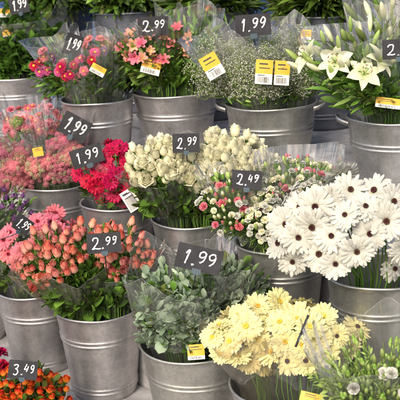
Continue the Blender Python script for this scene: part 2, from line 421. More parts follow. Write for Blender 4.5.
# ------------------------------------------------------------------ leaves
def leaf_template(L, W, kind='oval', nl=6):
    if kind == 'oval': wf = lambda s: math.sin(math.pi*min(1, s*.97+.02))**.8
    elif kind == 'round': wf = lambda s: math.sqrt(max(0, 1-(2*s-1)**2))*1.0
    elif kind == 'blade': wf = lambda s: (min(1, s*5+.3))*(1-s**3)
    else: wf = lambda s: math.sin(math.pi*s**.8)**.9*(1+.35*math.sin(s*22))  # lobed
    return wf
def add_leaf(mb, p, d, L, W, kind='oval', nl=5, curl=None, mi=0, up=None, roll=None):
    wf = leaf_template(L, W, kind)
    v, f, t = petal(L, W, nl, 2, lift=random.uniform(.0, .3), curl=random.uniform(-1.0, .1) if curl is None else curl, cup=.16, wf=wf)
    mb.add(v, f, t*.6+random.uniform(0, .4), frame(p, d, up, random.uniform(-1.2, 1.2) if roll is None else roll), mi=mi)
def leafy_stem(mb, pts, n, L, W, kind='oval', start=.45, pair=False, spread=.7, curl=None, mi=0, ms=1, rs=.0016, zmin=-9):
    tube(mb, pts, rs*1.3, 4, mi=ms, r2=rs*.6)
    m = len(pts)-1; az = random.uniform(0, 6.3)
    for k in range(n):
        s = start+(1-start)*(k+.5)/n; x = s*m; i = min(int(x), m-1); p = pts[i].lerp(pts[i+1], x-i); d = (pts[i+1]-pts[i]).normalized()
        if p.z < zmin: continue
        for side in ((0, math.pi) if pair else (0,)):
            a = az+side+random.uniform(-.3, .3); o = d.orthogonal().normalized(); o = Matrix.Rotation(a, 3, d)@o
            ld = (d*math.cos(spread)+o*math.sin(spread)).normalized()
            q = random.uniform(.7, 1.15)*(1-.35*(s > .9))
            add_leaf(mb, p, ld, L*q, W*q, kind, curl=(None if curl is None else curl+random.uniform(-.35, .5)), mi=mi)
        az += 1.57 if pair else 2.4
    add_leaf(mb, pts[-1], pts[-1]-pts[-2], L*.7, W*.7, kind, mi=mi)

# ------------------------------------------------------------------ structure
def struct(name, me): o = link(name, me); o['kind'] = 'structure'; return o
RD = Vector((.65, -.76, 0)).normalized(); ND = Vector((.76, .65, 0)).normalized()   # along the rows / away from the buyer
def slab(mb, along0, along1, n0, n1, z0, z1, mi=0, bev=.004):
    P = lambda a, n, z: tuple(RD*a+ND*n+Vector((0, 0, z)))
    v = [P(a, n, z) for z in (z0, z1) for a, n in ((along0, n0), (along1, n0), (along1, n1), (along0, n1))]
    mb.add(v, [(0, 3, 2, 1), (4, 5, 6, 7), (0, 1, 5, 4), (1, 2, 6, 5), (2, 3, 7, 6), (3, 0, 4, 7)], .5, mi=mi)
def perp(c): return c*ND.y      # depth offset c at X = 0 -> distance along ND
mb = MB(); g = 150
mb.add([(-g, -g, 0), (g, -g, 0), (g, g, 0), (-g, g, 0)], [(0, 1, 2, 3)]); struct('ground', mb.mesh('ground', ['ground'], smooth=False))

tiers = [  # front edge, back edge (distance along ND), top height, label
 (perp(2.36), perp(2.76), .15, 'lowest grey display step, under the coral rose buckets'),
 (perp(2.76), perp(3.30), .40, 'second grey display step, under the white rose bucket'),
 (perp(3.30), perp(3.93), .70, 'third grey display step, behind the white rose bucket'),
 (perp(3.93), perp(4.90), .80, 'highest grey display step, under the tall dark buckets'),
]
for (a, b, zt, lab) in tiers:
    t = thing('display_step', lab, 'display step', RD*0+ND*a, 'stepped display boards')
    mb = MB(); slab(mb, -6.5, 2.2, a+.008, b+.01 if b < 3 else b, 0.002, zt-.022); 
    link('riser', mb.mesh('riser', ['step'], t.location, False), t)
    mb = MB(); nb = 3
    for k in range(nb):
        w_ = (b-a+.01)/nb; slab(mb, -6.5, 2.2, a-.006+k*w_, a-.006+(k+1)*w_-.004, zt-.02, zt)
    link('planking', mb.mesh('planking', ['step'], t.location, False), t)
mb = MB(); slab(mb, -7, 3.5, perp(5.3), perp(5.3)+.05, 0, 3.2)
bw = link('back_wall', mb.mesh('back_wall', ['back'], smooth=False)); tag(bw, 'back wall behind the flower display, coloured blue in place of sky reflections', 'wall')

# ------------------------------------------------------------------ buckets
BK = {}
def bucket(key, u, v, wpx, zr, zs, flower, mat='zinc', ears=False, bands=(.30,), taper=.74, group='galvanized flower buckets', rot=0):
    """rim front at pixel (u,v), rim at height zr, foot on height zs"""
    P = at_z(u, v, zr); hd = Vector((P.x, P.y, 0)).normalized()
    dist = -(RM.transposed()@(P-CO)).z
    r = wpx/2*dist/FPX
    for _ in range(4): C = P+hd*r; r = wpx/2*(-(RM.transposed()@(C-CO)).z)/FPX
    h = zr-zs; C.z = zs
    BK[key] = (C.copy(), r, h)
    t = thing('metal_bucket', flower, 'bucket', C, group)
    rb = r*taper
    def rad(z): return rb+(r-rb)*(z/h)
    prof = [(0.0005, .006), (rb-.012, .006), (rb-.004, .0), (rb, .0), (rad(.012), .012)]
    zz = .012
    marks = sorted([h*(1-b) for b in bands]+[h*.12])
    zlist = np.linspace(.02, h-.012, 26).tolist()
    for m in marks:
        zlist = [z for z in zlist if abs(z-m) > .016]
        for dz, dr in ((-.014, 0), (-.010, .0012), (-.007, .0034), (-.004, .0012), (0, -.0004), (.004, .0012), (.007, .0034), (.010, .0012), (.014, 0)): zlist.append(m+dz)
    prof += [(rad(z)+next((dr for m in marks for dz, dr in ((-.010, .0012), (-.007, .0036), (-.004, .0010), (0, -.0006), (.004, .0010), (.007, .0036), (.010, .0012)) if abs(z-m-dz) < 1e-6), 0), z) for z in sorted(zlist)]
    prof += [(r+.0005, h-.008), (r+.0035, h-.006), (r+.0045, h-.003), (r+.0035, h), (r+.001, h+.0012), (r-.0015, h), (r-.002, h-.006)]
    prof += [(rad(h*.6)-.002, h*.6), (rad(h*.2)-.002, h*.2), (rb-.003, .008), (.0005, .0075)]
    mb = MB(); lathe(mb, prof, 64)
    V_ = mb.v[0]; A_ = np.arctan2(V_[:, 1], V_[:, 0]); ph = rng.uniform(0, 6.28, 6)
    dn = 1+.004*np.sin(2*A_+ph[0])+.003*np.sin(3*A_+V_[:, 2]*18+ph[1])+.0022*np.sin(5*A_-V_[:, 2]*25+ph[2])+.0016*np.sin(9*A_+V_[:, 2]*40+ph[3])
    V_[:, 0] *= dn; V_[:, 1] *= dn; V_[:, 2] += .0012*np.sin(4*A_+ph[4])*(V_[:, 2] > h*.9)
    body = link('body', mb.mesh('bucket_body', [mat]), t)
    # welded side seam
    mb = MB(); sa = rot+2.2
    vv = []; 
    for z in np.linspace(.02, h-.01, 8):
        for q in (-1, 1):
            rr = rad(z)*1.004+.0022; a = sa+q*.012; vv.append((rr*math.cos(a), rr*math.sin(a), z))
    mb.add(vv, [(2*i, 2*i+1, 2*i+3, 2*i+2) for i in range(7)], .5); link('seam', mb.mesh('seam', [mat]), t)
    mb = MB(); wz = h*.62; rw = rad(wz)-.004
    mb.add([(rw*math.cos(a), rw*math.sin(a), wz) for a in np.linspace(0, 2*math.pi, 40)[:-1]], [tuple(range(39))], .5)
    link('water_surface', mb.mesh('water_surface', ['water']), t)
    if ears:
        for s in (0, 1):
            mb = MB(); a0 = rot+s*math.pi; pts = []
            for k in range(13):
                q = -1+2*k/12; aa = a0+q*.33
                out = .003+.034*(1-abs(q)**3.2)
                rr = (r+out); zz = h-.020+.016*(1-q*q)
                pts.append((Vector((rr*math.cos(aa), rr*math.sin(aa), zz)), Vector((math.cos(aa), math.sin(aa), 0))))
            v = []
            for k, (p, o) in enumerate(pts):
                tang = (pts[min(k+1, 12)][0]-pts[max(k-1, 0)][0]).normalized(); nn = Vector((0, 0, 1)).cross(tang).normalized()
                for x, z in ((-.001, -.0075), (.001, -.0075), (.0018, 0), (.001, .0075), (-.001, .0075)): v.append(tuple(p+nn*x+Vector((0, 0, z))))
            f = [(k*5+j, k*5+(j+1) % 5, (k+1)*5+(j+1) % 5, (k+1)*5+j) for k in range(12) for j in range(5)]
            mb.add(v, f, .5)
            link('handle', mb.mesh('handle', [mat]), t)
    return t
Z0, Z1, Z2, Z3 = 1.25, .99, .70, .45
RB = -0.2
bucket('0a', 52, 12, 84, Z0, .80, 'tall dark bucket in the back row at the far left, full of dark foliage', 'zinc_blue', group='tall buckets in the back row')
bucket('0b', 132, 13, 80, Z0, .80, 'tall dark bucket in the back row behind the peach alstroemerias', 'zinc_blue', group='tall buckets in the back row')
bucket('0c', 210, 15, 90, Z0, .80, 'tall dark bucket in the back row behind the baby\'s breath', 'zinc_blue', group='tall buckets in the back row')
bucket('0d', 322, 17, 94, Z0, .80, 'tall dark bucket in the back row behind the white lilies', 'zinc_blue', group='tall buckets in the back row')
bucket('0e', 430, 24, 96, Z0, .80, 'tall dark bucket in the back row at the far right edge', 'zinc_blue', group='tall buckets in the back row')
bucket('1a', 18, 79, 86, Z1, .70, 'grey bucket holding the plain green leafy bunch at the top left', 'zinc_warm', True, rot=RB)
bucket('1b', 98, 104, 72, Z1, .70, 'grey bucket holding the mixed pink, red and white asters', 'zinc_warm', rot=RB)
bucket('1c', 175, 97, 85, Z1, .70, 'grey bucket holding the peach alstroemerias', 'zinc_warm', rot=RB)
bucket('1d', 271, 110, 91, Z1, .70, 'wide grey bucket with a strap handle holding the white baby\'s breath', 'zinc_olive', True, bands=(.30,), rot=RB)
bucket('1e', 396, 124, 97, Z1, .70, 'grey bucket with a strap handle holding the white lilies', 'zinc', True, rot=RB)
bucket('2a', 57, 190, 70, Z2, .40, 'grey bucket holding the dusty pink stonecrop', 'zinc_warm')
bucket('2b', 118, 210, 73, Z2, .40, 'grey bucket holding the red gerberas', 'zinc_warm')
bucket('2c', 195, 228, 86, Z2, .40, 'grey bucket holding the white roses', 'zinc')
bucket('2d', 281, 254, 90, Z2, .40, 'grey bucket holding the white and pink spray carnations', 'zinc_olive')
bucket('2e', 378, 289, 103, Z2, .40, 'grey bucket holding the white gerberas', 'zinc_olive')
bucket('3z', -32, 275, 84, Z3, .15, 'grey bucket cut off by the left edge, beside the pink gerbera bucket', 'zinc_warm')
bucket('3a', 38, 298, 82, Z3, .15, 'grey bucket holding the pink gerberas', 'zinc_warm')
bucket('3b', 100, 321, 87, Z3, .15, 'grey bucket holding the coral roses', 'zinc_warm')
bucket('3c', 196, 363, 109, Z3, .15, 'grey bucket holding the eucalyptus', 'zinc_olive')
bucket('3d', 290, 408, 118, Z3, .15, 'grey bucket holding the pale yellow gerberas', 'zinc')
bucket('3e', 404, 450, 128, Z3, .15, 'grey bucket holding the fresh green bunch with white freesias', 'zinc')
bucket('4a', 20, 420, 96, .27, .004, 'grey bucket on the ground holding the orange spray roses', 'zinc_warm')
bucket('4z', -52, 388, 84, .27, .004, 'grey bucket on the ground holding the dark red carnations', 'zinc_warm')
for k, (C, r, h) in BK.items():
    print(k, 'pos', [round(x, 2) for x in C], 'r', round(r, 3), 'c', round((C.y*ND.y+C.x*ND.x)/ND.y, 2))

# ------------------------------------------------------------------ bouquet machinery
def inpoly(x, y, P):
    c = False; j = len(P)-1
    for i in range(len(P)):
        if (P[i][1] > y) != (P[j][1] > y) and x < (P[j][0]-P[i][0])*(y-P[i][1])/(P[j][1]-P[i][1])+P[i][0]: c = not c
        j = i
    return c
def fill(P, n, dmin):
    xs = [p[0] for p in P]; ys = [p[1] for p in P]; out = []
    for _ in range(n*60):
        x, y = random.uniform(min(xs), max(xs)), random.uniform(min(ys), max(ys))
        if inpoly(x, y, P) and all((x-a)**2+(y-b)**2 > dmin*dmin for a, b in out): out.append((x, y))
        if len(out) >= n: break
    return out
def ell(u, v, a, b, n=24): return [(u+a*math.cos(6.2832*i/n), v+b*math.sin(6.2832*i/n)) for i in range(n)]
class Bq:
    def __init__(s, name, label, cat, bk, dome, off=0.0, group=None, depth=None, side=0.0):
        """dome = (u, v, ru, rv) in photo pixels; off = distance in front (-) of the bucket's axis"""
        s.C, s.r, s.h = BK[bk]; u, v, ru, rv = dome
        s.c = at_y(u, v, s.C.y+off); k = s.c.y/FPX/math.cos(PITCH)*1.0
        s.rad = (ru*k, (depth or ru*.9)*k, rv*k)
        ox = max(-.55, min(.55, (s.c.x-s.C.x)/s.r))*s.r*.6
        s.foot = Vector((s.C.x+ox, s.C.y+max(-.4, min(.4, off/s.r))*s.r*.6, s.C.z+.02))
        s.neck = Vector((s.foot.x+(s.c.x-s.foot.x)*.25, s.foot.y+(s.c.y-s.foot.y)*.25, s.C.z+s.h))
        s.neck.x = max(s.C.x-s.r*.5, min(s.C.x+s.r*.5, s.neck.x)); s.neck.y = max(s.C.y-s.r*.5, min(s.C.y+s.r*.5, s.neck.y))
        s.t = thing(name, label, cat, s.foot, group); s.heads = []; s.sm = MB(); s.fm = MB(); s.hasf = False
    def pt(s, u, v, k=1.0): return on_dome(u, v, s.c, [x*k for x in s.rad])
    def stem(s, p, n=6, d=None):
        """foot -> through the mouth of the bucket, inside its rim -> out to the point"""
        a = s.foot+Vector((random.uniform(-.02, .02), random.uniform(-.02, .02), 0))
        zr = s.C.z+s.h; o = Vector((p.x-s.C.x, p.y-s.C.y, 0)); k = min(o.length, s.r*random.uniform(.35, .72))
        m = Vector((s.C.x, s.C.y, zr+.006))+(o.normalized()*k if o.length > 1e-5 else o)
        c = m.lerp(p, .5); lift = max(0, zr+.045-c.z)+.3*max(0, o.length-k)
        c = m.lerp(p, .35)+Vector((0, 0, lift*.7))
        if d is not None: c = c.lerp(p-d*.06, .35); c.z = max(c.z, zr+.02)
        lo = bez(a, a.lerp(m, .5), m, 2)[:-1]
        return lo+bez(m, c, p, max(3, n-2))
    def heads_at(s, pts, name, meshes, size=1.0, jit=.35, face=.45, up=.25, k=1.0, cens=None, cname=None, back=.25, push=0.0, sv=.12):
        pts = list(pts); nb = int(len(pts)*back)
        L = [(on_dome(u, v, s.c, [x*k for x in s.rad])) for u, v in pts]
        for _ in range(nb):   # the side of the bunch that faces away
            a = random.uniform(.25, math.pi-.25); e = random.uniform(.1, 1.2)
            n = Vector((math.cos(a)*math.cos(e), math.sin(a)*math.cos(e), math.sin(e)))
            L.append((s.c+Vector((n.x*s.rad[0]*.95, n.y*s.rad[1]*.9, n.z*s.rad[2]*.9)), n))
        for i, (p, n) in enumerate(L):
            tc = (CO-p).normalized() if i < len(pts) else n
            d = (n*(1-face)+tc*face+Vector((0, 0, up))+Vector((random.gauss(0, 1), random.gauss(0, 1), random.gauss(0, 1)))*jit*.4).normalized()
            p = p+d*random.uniform(-.016, .016)+n*push
            q = d.to_track_quat('Z', 'Y')@Matrix.Rotation(random.uniform(0, 6.28), 3, 'Z').to_quaternion()
            mi = random.randrange(len(meshes)); sz = size*random.uniform(1-sv, 1+sv)
            o = link(name, meshes[mi], s.t, p-s.foot, q, sz)
            if cens: link(cname, cens[mi], o)
            tube(s.sm, s.stem(p-d*.012*sz, 6, d), .0022, 5)
            s.heads.append(p)
    def foliage(s, pts, n, L, W, kind='oval', k=.88, start=.5, mats=('leaf', 'stem_dark'), **kw):
        s.fmats = mats
        for u, v in pts:
            p, _ = s.pt(u, v, k); leafy_stem(s.fm, s.stem(p, 8), n+4, L, W, kind, min(start, .30), zmin=s.C.z+s.h+.012, **kw)
        s.collar(int(len(pts)*1.8), L, W, kind)
        s.hasf = True
    def collar(s, n, L, W, kind='oval', mi=0):
        """lower leaves between the rim of the bucket and the flowers"""
        zr = s.C.z+s.h; zt = max(zr+.05, s.c.z)
        for _ in range(n):
            q = random.random()**1.2; a = random.uniform(0, 6.283); e = q
            cx = s.neck.x+(s.c.x-s.neck.x)*e; cy = s.neck.y+(s.c.y-s.neck.y)*e
            r0 = s.r*.90-math.hypot(s.neck.x-s.C.x, s.neck.y-s.C.y)*.8; rr = random.uniform(.72, 1)
            p = Vector((cx+math.cos(a)*rr*(r0+(s.rad[0]*.85-r0)*e), cy+math.sin(a)*rr*(r0+(s.rad[1]*.85-r0)*e), zr+.004+(zt-zr)*q))
            d = Vector((math.cos(a)*random.uniform(0, .8)+random.gauss(0, .4), math.sin(a)*random.uniform(0, .8)+random.gauss(0, .4), random.uniform(.2, 1.3)))
            add_leaf(s.fm, p, d, L*random.uniform(.7, 1.2), W*random.uniform(.8, 1.3), kind, mi=mi, roll=random.uniform(-1.6, 1.6))
    def wrap(s, top=1.12, mat='film', over=.03, seed=0, lobes=5, squash=1.0, neck=None, name='wrapper', lean=(0, 0, 0), hi=.55):
        """crinkled cellophane cone: foot -> neck at the rim -> flaring round the flowers, folded and pointed at its mouth"""
        rnd = random.Random(seed*31+5); mb = MB(); nr, na = 26, 150; col = [rnd.gauss(0, .008) for _ in range(150)]
        topc = s.c+Vector((0, 0, s.rad[2]*hi+over+.02))+Vector(lean); v = []
        off_ = math.hypot(s.neck.x-s.C.x, s.neck.y-s.C.y); rn = neck or min(s.r*.78, .11, s.r*.88-off_)
        ztot = topc.z-s.foot.z; sn = (s.neck.z-s.foot.z)/ztot
        cr = [(rnd.uniform(0, 6.283), rnd.uniform(-.5, .5), rnd.uniform(.02, .075)*rnd.choice((-1, 1)), rnd.uniform(.035, .16), rnd.uniform(-.2, .7)) for _ in range(38)]+[(rnd.uniform(0, 6.283), rnd.uniform(-.9, .9), rnd.uniform(.02, .05)*rnd.choice((-1, 1)), rnd.uniform(.012, .03), rnd.uniform(.2, .8)) for _ in range(26)]
        pts = [(rnd.uniform(0, 6.283), rnd.uniform(.18, .34), rnd.uniform(.35, .9)) for _ in range(5)]
        wr = [(rnd.uniform(-9, 9), rnd.uniform(5, 16), rnd.uniform(0, 6.28), rnd.uniform(.004, .012)) for _ in range(6)]
        for i in range(nr+1):
            q = i/nr
            if q < sn: c = s.foot.lerp(s.neck, q/sn); rx = .03+(rn-.03)*(q/sn); ry = rx
            else:
                e = (q-sn)/(1-sn); c = s.neck.lerp(topc, e); e2 = e**.68
                rx = rn+(s.rad[0]*top-rn)*e2; ry = rn+(s.rad[1]*top*squash-rn)*e2
            for j in range(na):
                a = 2*math.pi*j/na; rr = 1.0
                for a0, dr, am, wd, q0 in cr:
                    if q < q0: continue
                    da = abs((a-a0-dr*q+math.pi) % (2*math.pi)-math.pi)
                    rr += am*math.exp(-da/wd)*min(1, (q-q0)*2.5)*(.3+q)*max(0, min(1, (q-sn+.05)*5))
                for ka, kq, ph, am in wr: rr += am*math.sin(round(ka)*a+kq*q*2+ph)
                rr += (col[j]+rnd.gauss(0, .0045))*max(0, min(1, (q-sn)*4))
                edge = 0
                for a0, wd, am in pts:
                    da = abs((a-a0+math.pi) % (2*math.pi)-math.pi); edge += am*max(0, 1-da/wd/2)
                edge *= s.rad[2]*.55*q**5
                v.append((c.x+rx*rr*math.cos(a)*(1+.25*edge/s.rad[2]), c.y+ry*rr*math.sin(a), c.z+edge-(.22*s.rad[2]*(q**4)*max(0, -math.sin(a)))))
        f = [(i*na+j, i*na+(j+1) % na, (i+1)*na+(j+1) % na, (i+1)*na+j) for i in range(nr) for j in range(na)]
        mb.add(v, f, .5)
        rimv = v[nr*na:]+[v[nr*na]]
        tube(mb, rimv, .0004, 4, mi=1)
        link(name, mb.mesh('wrapper', [mat, 'film_edge'], s.foot, smooth=True), s.t)
    def done(s, stem='stem'):
        if s.sm.n: link('stem_bundle', s.sm.mesh('stem_bundle', [stem], s.foot), s.t)
        if s.fm.n:
            mats = list(s.fmats)
            if mats[0] in ('leaf', 'leaf_bright', 'leaf_dark', 'leaf_grey'):   # some leaves darker, some yellowing; the random value per leaf decides
                mats += [{'leaf': 'leaf_dark', 'leaf_bright': 'leaf', 'leaf_dark': 'leaf', 'leaf_grey': 'leaf_grey'}[mats[0]], 'leaf_olive', {'leaf_bright': 'leaf_lime', 'leaf_grey': 'leaf'}.get(mats[0], 'leaf_bright')]
                for a0, a1, mi0 in s.fm.spans:
                    if mi0 == 0:
                        r_ = random.random(); m_ = 2 if r_ < .30 else 3 if r_ < .38 else 4 if r_ < .50 else 0
                        if m_:
                            for q_ in range(a0, a1): s.fm.m[q_] = m_
            link('foliage', s.fm.mesh('foliage', mats, s.foot), s.t)
        return s.t
    def sticker(s, u, v, w, h, roll, y, yaw=0, label=None, white=.42):
        o = sticker(u, v, w, h, roll, y, yaw, white); o.parent = s.t; o.location = o.location-s.foot
        return o

def facing(p, roll, yaw=0, pitch=0):
    """rotation whose local X runs right and Y up in the picture, Z to the camera"""
    d = (CO-p).normalized(); up = RM@Vector((0, 1, 0)); x = up.cross(d).normalized(); y = d.cross(x)
    M = Matrix((x, y, d)).transposed()
    return M@Matrix.Rotation(R(roll), 3, 'Z')@Matrix.Rotation(R(yaw), 3, 'Y')@Matrix.Rotation(R(pitch), 3, 'X')
def boxm(mb, x0, x1, y0, y1, z0, z1, mi=0):
    v = [(x, y, z) for z in (z0, z1) for x, y in ((x0, y0), (x1, y0), (x1, y1), (x0, y1))]
    mb.add(v, [(0, 3, 2, 1), (4, 5, 6, 7), (0, 1, 5, 4), (1, 2, 6, 5), (2, 3, 7, 6), (3, 0, 4, 7)], .5, mi=mi)
def sticker(u, v, w, h, roll, y, yaw=0, white=.42):
    p = at_y(u, v, y); k = (p-CO).length/FPX; W, H = w*k, h*k
    mb = MB()
    def bent(x0, x1, y0, y1, z, th, mi):
        n = 6; vv = []
        for i in range(n+1):
            x = x0+(x1-x0)*i/n; zz = z-.10*(x/W)**2*W
            vv += [(x, y0, zz), (x, y1, zz), (x, y0, zz-th), (x, y1, zz-th)]
        ff = []
        for i in range(n):
            a = 4*i; b = a+4; ff += [(a, b, b+1, a+1), (a+3, b+3, b+2, a+2), (a, a+2, b+2, b), (a+1, b+1, b+3, a+3)]
        mb.add(vv, ff, .5, mi=mi)
    bent(-W/2, W/2, -H/2+H*white, H/2, .0008, .0006, 0)
    bent(-W/2, W/2, -H/2, -H/2+H*white, .0008, .0006, 1)
    # barcode and printed lines
    x = -W*.36
    while x < W*.30:
        b = random.choice((.010, .018, .028))*W; bent(x, x+b, -H*.44, -H*.5+H*white*.72, .0012, .0003, 2); x += b+random.choice((.012, .02, .03))*W
    bent(-W*.36, W*.05, -H*.5+H*white*.82, -H*.5+H*white*.9, .0012, .0003, 2)
    bent(-W*.3, W*.2, H*.30, H*.36, .0012, .0003, 2); bent(-W*.3, W*.33, H*.14, H*.18, .0012, .0003, 2)
    return link('barcode_sticker', mb.mesh('barcode_sticker', ['yellow', 'paper', 'ink'], smooth=False), None, p, facing(p, roll, yaw).to_quaternion())

# ------------------------------------------------------------------ price signs
GL = {
 '1': [[(.22, .72), (.40, .86), (.56, 1.0), (.52, .6), (.46, .0)]],
 '2': [[(.10, .72), (.22, .94), (.50, 1.0), (.74, .82), (.62, .52), (.34, .22), (.06, .04), (.34, .08), (.70, .02), (.98, .08)]],
 '3': [[(.14, .86), (.42, 1.0), (.72, .86), (.60, .62), (.34, .54), (.66, .46), (.80, .22), (.50, -.02), (.10, .08)]],
 '4': [[(.40, 1.0), (.24, .62), (.10, .36), (.45, .36), (.85, .42)], [(.70, .78), (.64, .4), (.58, 0)]],
 '9': [[(.80, .84), (.52, 1.0), (.20, .84), (.22, .56), (.50, .48), (.78, .66), (.82, .88), (.78, .5), (.60, .16), (.32, -.02)]],
 '.': [[(.47, .03), (.50, .02), (.53, .0)]],
}
def smooth_line(P, n=5):
    P = [Vector((*p, 0)) for p in P]; Q = [P[0]]+P+[P[-1]]; out = []
    for i in range(1, len(Q)-2):
        for k in range(n):
            t = k/n; a, b, c, d = Q[i-1], Q[i], Q[i+1], Q[i+2]
            out.append(.5*((2*b)+(c-a)*t+(2*a-5*b+4*c-d)*t*t+(3*b-a-3*c+d)*t**3))
    out.append(P[-1]); return out
def write(mb, text, x, y, hgt, wid, pen, z):
    for ch in text:
        ww = wid*(.45 if ch == '.' else .72 if ch == '1' else 1)
        sl = random.uniform(.05, .14); dy = random.uniform(-.04, .04)*hgt
        for st in GL[ch]:
            L = smooth_line([(x+(px+random.gauss(0, .035))*ww+(py*sl*hgt), y+dy+(py+random.gauss(0, .03))*hgt) for px, py in st]); v = []
            for i, p in enumerate(L):
                d = (L[min(i+1, len(L)-1)]-L[max(i-1, 0)]); d = d.normalized() if d.length > 1e-9 else Vector((1, 0, 0))
                nn = Vector((-d.y, d.x, 0)); pw = pen*(.75+.35*abs(math.sin(i*.7)))*(1.7 if ch == '.' else 1)
                for q in (-1, 1): v.append((p.x+nn.x*pw*q, p.y+nn.y*pw*q, z))
                for q in (-1, 1): v.append((p.x+nn.x*pw*q, p.y+nn.y*pw*q, z-.0006))
            f = []
            for i in range(len(L)-1):
                a = 4*i; b = a+4; f += [(a, b, b+1, a+1), (a, a+2, b+2, b), (a+1, b+1, b+3, a+3)]
            mb.add(v, f, .5)
        x += ww*(1.12 if ch != '.' else 1.0)
def sign(u, v, w, h, roll, y, text, label, yaw=0, pitch=0, stick=.11):
    p = at_y(u, v, y); k = (p-CO).length/FPX; W, H = w*k, h*k
    t = thing('price_sign', label, 'price sign', p, 'black chalk price signs')
    t.rotation_mode = 'QUATERNION'; t.rotation_quaternion = facing(p, roll, yaw, pitch).to_quaternion()
    mb = MB(); r = .003; pr = []
    for cx, cy, a0 in ((W/2-r, H/2-r, 0), (-W/2+r, H/2-r, 90), (-W/2+r, -H/2+r, 180), (W/2-r, -H/2+r, 270)):
        for k_ in range(4): a = R(a0+30*k_); pr.append((cx+r*math.cos(a), cy+r*math.sin(a)))
    n = len(pr); vv = [(a, b, -.0012) for a, b in pr]+[(a, b, .0012) for a, b in pr]
    mb.add(vv, [tuple(range(n, 2*n)), tuple(reversed(range(n)))]+[(i, (i+1) % n, n+(i+1) % n, n+i) for i in range(n)], .5)
    link('board', mb.mesh('board', ['board'], smooth=False), t)
    mb = MB(); big, small = text.split('.'); pen = H*.031
    write(mb, big+'.', -W*.36, -H*.28, H*.56, W*.24, pen, .0022)
    if big == '1': write(mb, small, -W*.36+W*.24*1.30, -H*.16, H*.46, W*.20, pen*.95, .0022)
    else: write(mb, small, -W*.36+W*.24*1.62, -H*.10, H*.40, W*.165, pen*.9, .0022)
    link('price_writing', mb.mesh('price_writing', ['chalk'], smooth=False), t)
    mb = MB(); boxm(mb, -W*.10, W*.10, -H*.60, -H*.40, .0014, .0042); boxm(mb, -W*.10, W*.10, -H*.60, -H*.40, -.0042, -.0014)
    boxm(mb, -W*.06, W*.06, -H*.64, -H*.60, -.004, .004)
    link('clip', mb.mesh('clip', ['clip'], smooth=False), t)
    if stick < .02: return t
    mb = MB(); tube(mb, [(0, -H*.62, 0), (0.002, -H*.62-stick*.2, -.06), (0, -H*.62-stick*.5, -.15)], .0017, 6)
    link('stick', mb.mesh('stick', ['clip']), t)
    return t
#OBJECTS
# ================================================================== the flowers
# ---- back row: dark foliage
bd = [('0a', (52, -14), 'blade', .11, .020, 'leaf_dark', 'dark bunch of glossy leaves in the back row, far left'),
      ('0b', (132, -14), 'oval', .07, .026, 'leaf_dark', 'dark bunch of broad leaves in the back row behind the 2.99 alstroemerias'),
      ('0c', (212, -16), 'blade', .13, .016, 'leaf_dark', 'dark bunch of narrow leaves at the top edge, left of the baby\'s breath sign'),
      ('0d', (322, -14), 'blade', .12, .022, 'leaf', 'green bunch of long blade leaves at the top edge above the lilies'),
      ('0e', (425, -10), 'oval', .07, .024, 'leaf', 'green leafy bunch at the top right corner')]
for bk, (u, v), kind, L, W, m, lab in bd:
    b = Bq('foliage_bunch', lab, 'greenery', bk, (u, v, 48, 34), 0, 'foliage bunches in the back row')
    b.foliage(fill(ell(u, v+6, 48, 30), 48, 5), 10, L, W*1.2, kind, k=1.0, start=.45, mats=(m, 'stem_dark'))
    if bk in ('0c', '0d', '0e'): b.wrap(1.1, seed=3)
    b.done()

# ---- top left leafy bunch
b = Bq('foliage_bunch', 'green lobed leafy bunch at the top left with a 1.99 sign', 'greenery', '1a', (18, 38, 46, 40), 0)
b.foliage(fill(ell(16, 36, 44, 38), 60, 5), 8, .068, .042, 'lobed', k=1.0, start=.45, mats=('leaf', 'stem_dark'))
b.wrap(1.05, seed=1, over=.0)
b.sticker(9, 34, 12, 15, 8, BK['1a'][0].y-.17); b.sticker(5, 13, 9, 8, 0, BK['1a'][0].y-.15)
b.done()

# ---- asters
AM = {m: [aster(m) for _ in range(2)] for m in ('p_pink', 'p_red', 'p_white', 'p_magenta', 'p_lilac')}
def aster_bq(lab, dome, off, pts, seed, stick):
    b = Bq('aster_bouquet', lab, 'bouquet', '1b', dome, off, 'mixed aster bouquets')
    for m, P in pts.items(): b.heads_at(P, 'aster', AM[m], 1.0 if m != 'p_white' else .8, back=.3, face=.35)
    u, v, a, c = dome
    b.foliage(fill(ell(u, v+8, a, c), 40, 5), 10, .045, .011, 'oval', k=.98, mats=('leaf', 'stem_dark'))
    b.wrap(1.15, seed=seed, over=.03)
    for s in stick: b.sticker(*s)
    b.done()
yb = BK['1b'][0].y
aster_bq('wrapped bouquet of pink, red and white asters behind the slanted 1.99 sign', (84, 68, 26, 22), -.02,
         {'p_pink': [(84, 71), (63, 63), (76, 78), (43, 50)], 'p_red': [(63, 68), (70, 75), (91, 61), (74, 65), (66, 76)], 'p_white': [(62, 58), (55, 62)],
          'p_magenta': [(60, 72), (80, 59), (94, 55)], 'p_lilac': [(54, 60)]}, 5, [])
aster_bq('wrapped aster bouquet leaning left over the bucket rim, with red and lilac heads', (50, 66, 22, 24), .05,
         {'p_red': [(38, 61), (34, 66)], 'p_pink': [(42, 50), (44, 57)], 'p_magenta': [(47, 70), (40, 72)], 'p_lilac': [(52, 55)]}, 6, [])
aster_bq('wrapped aster bouquet at the right of its bucket with a yellow sticker', (108, 62, 20, 22), .04,
         {'p_pink': [(90, 41), (100, 40), (88, 47)], 'p_red': [(90, 47), (92, 63), (97, 52)], 'p_lilac': [(104, 50)]}, 7, [(98, 70, 15, 9, -28, yb-.12)])

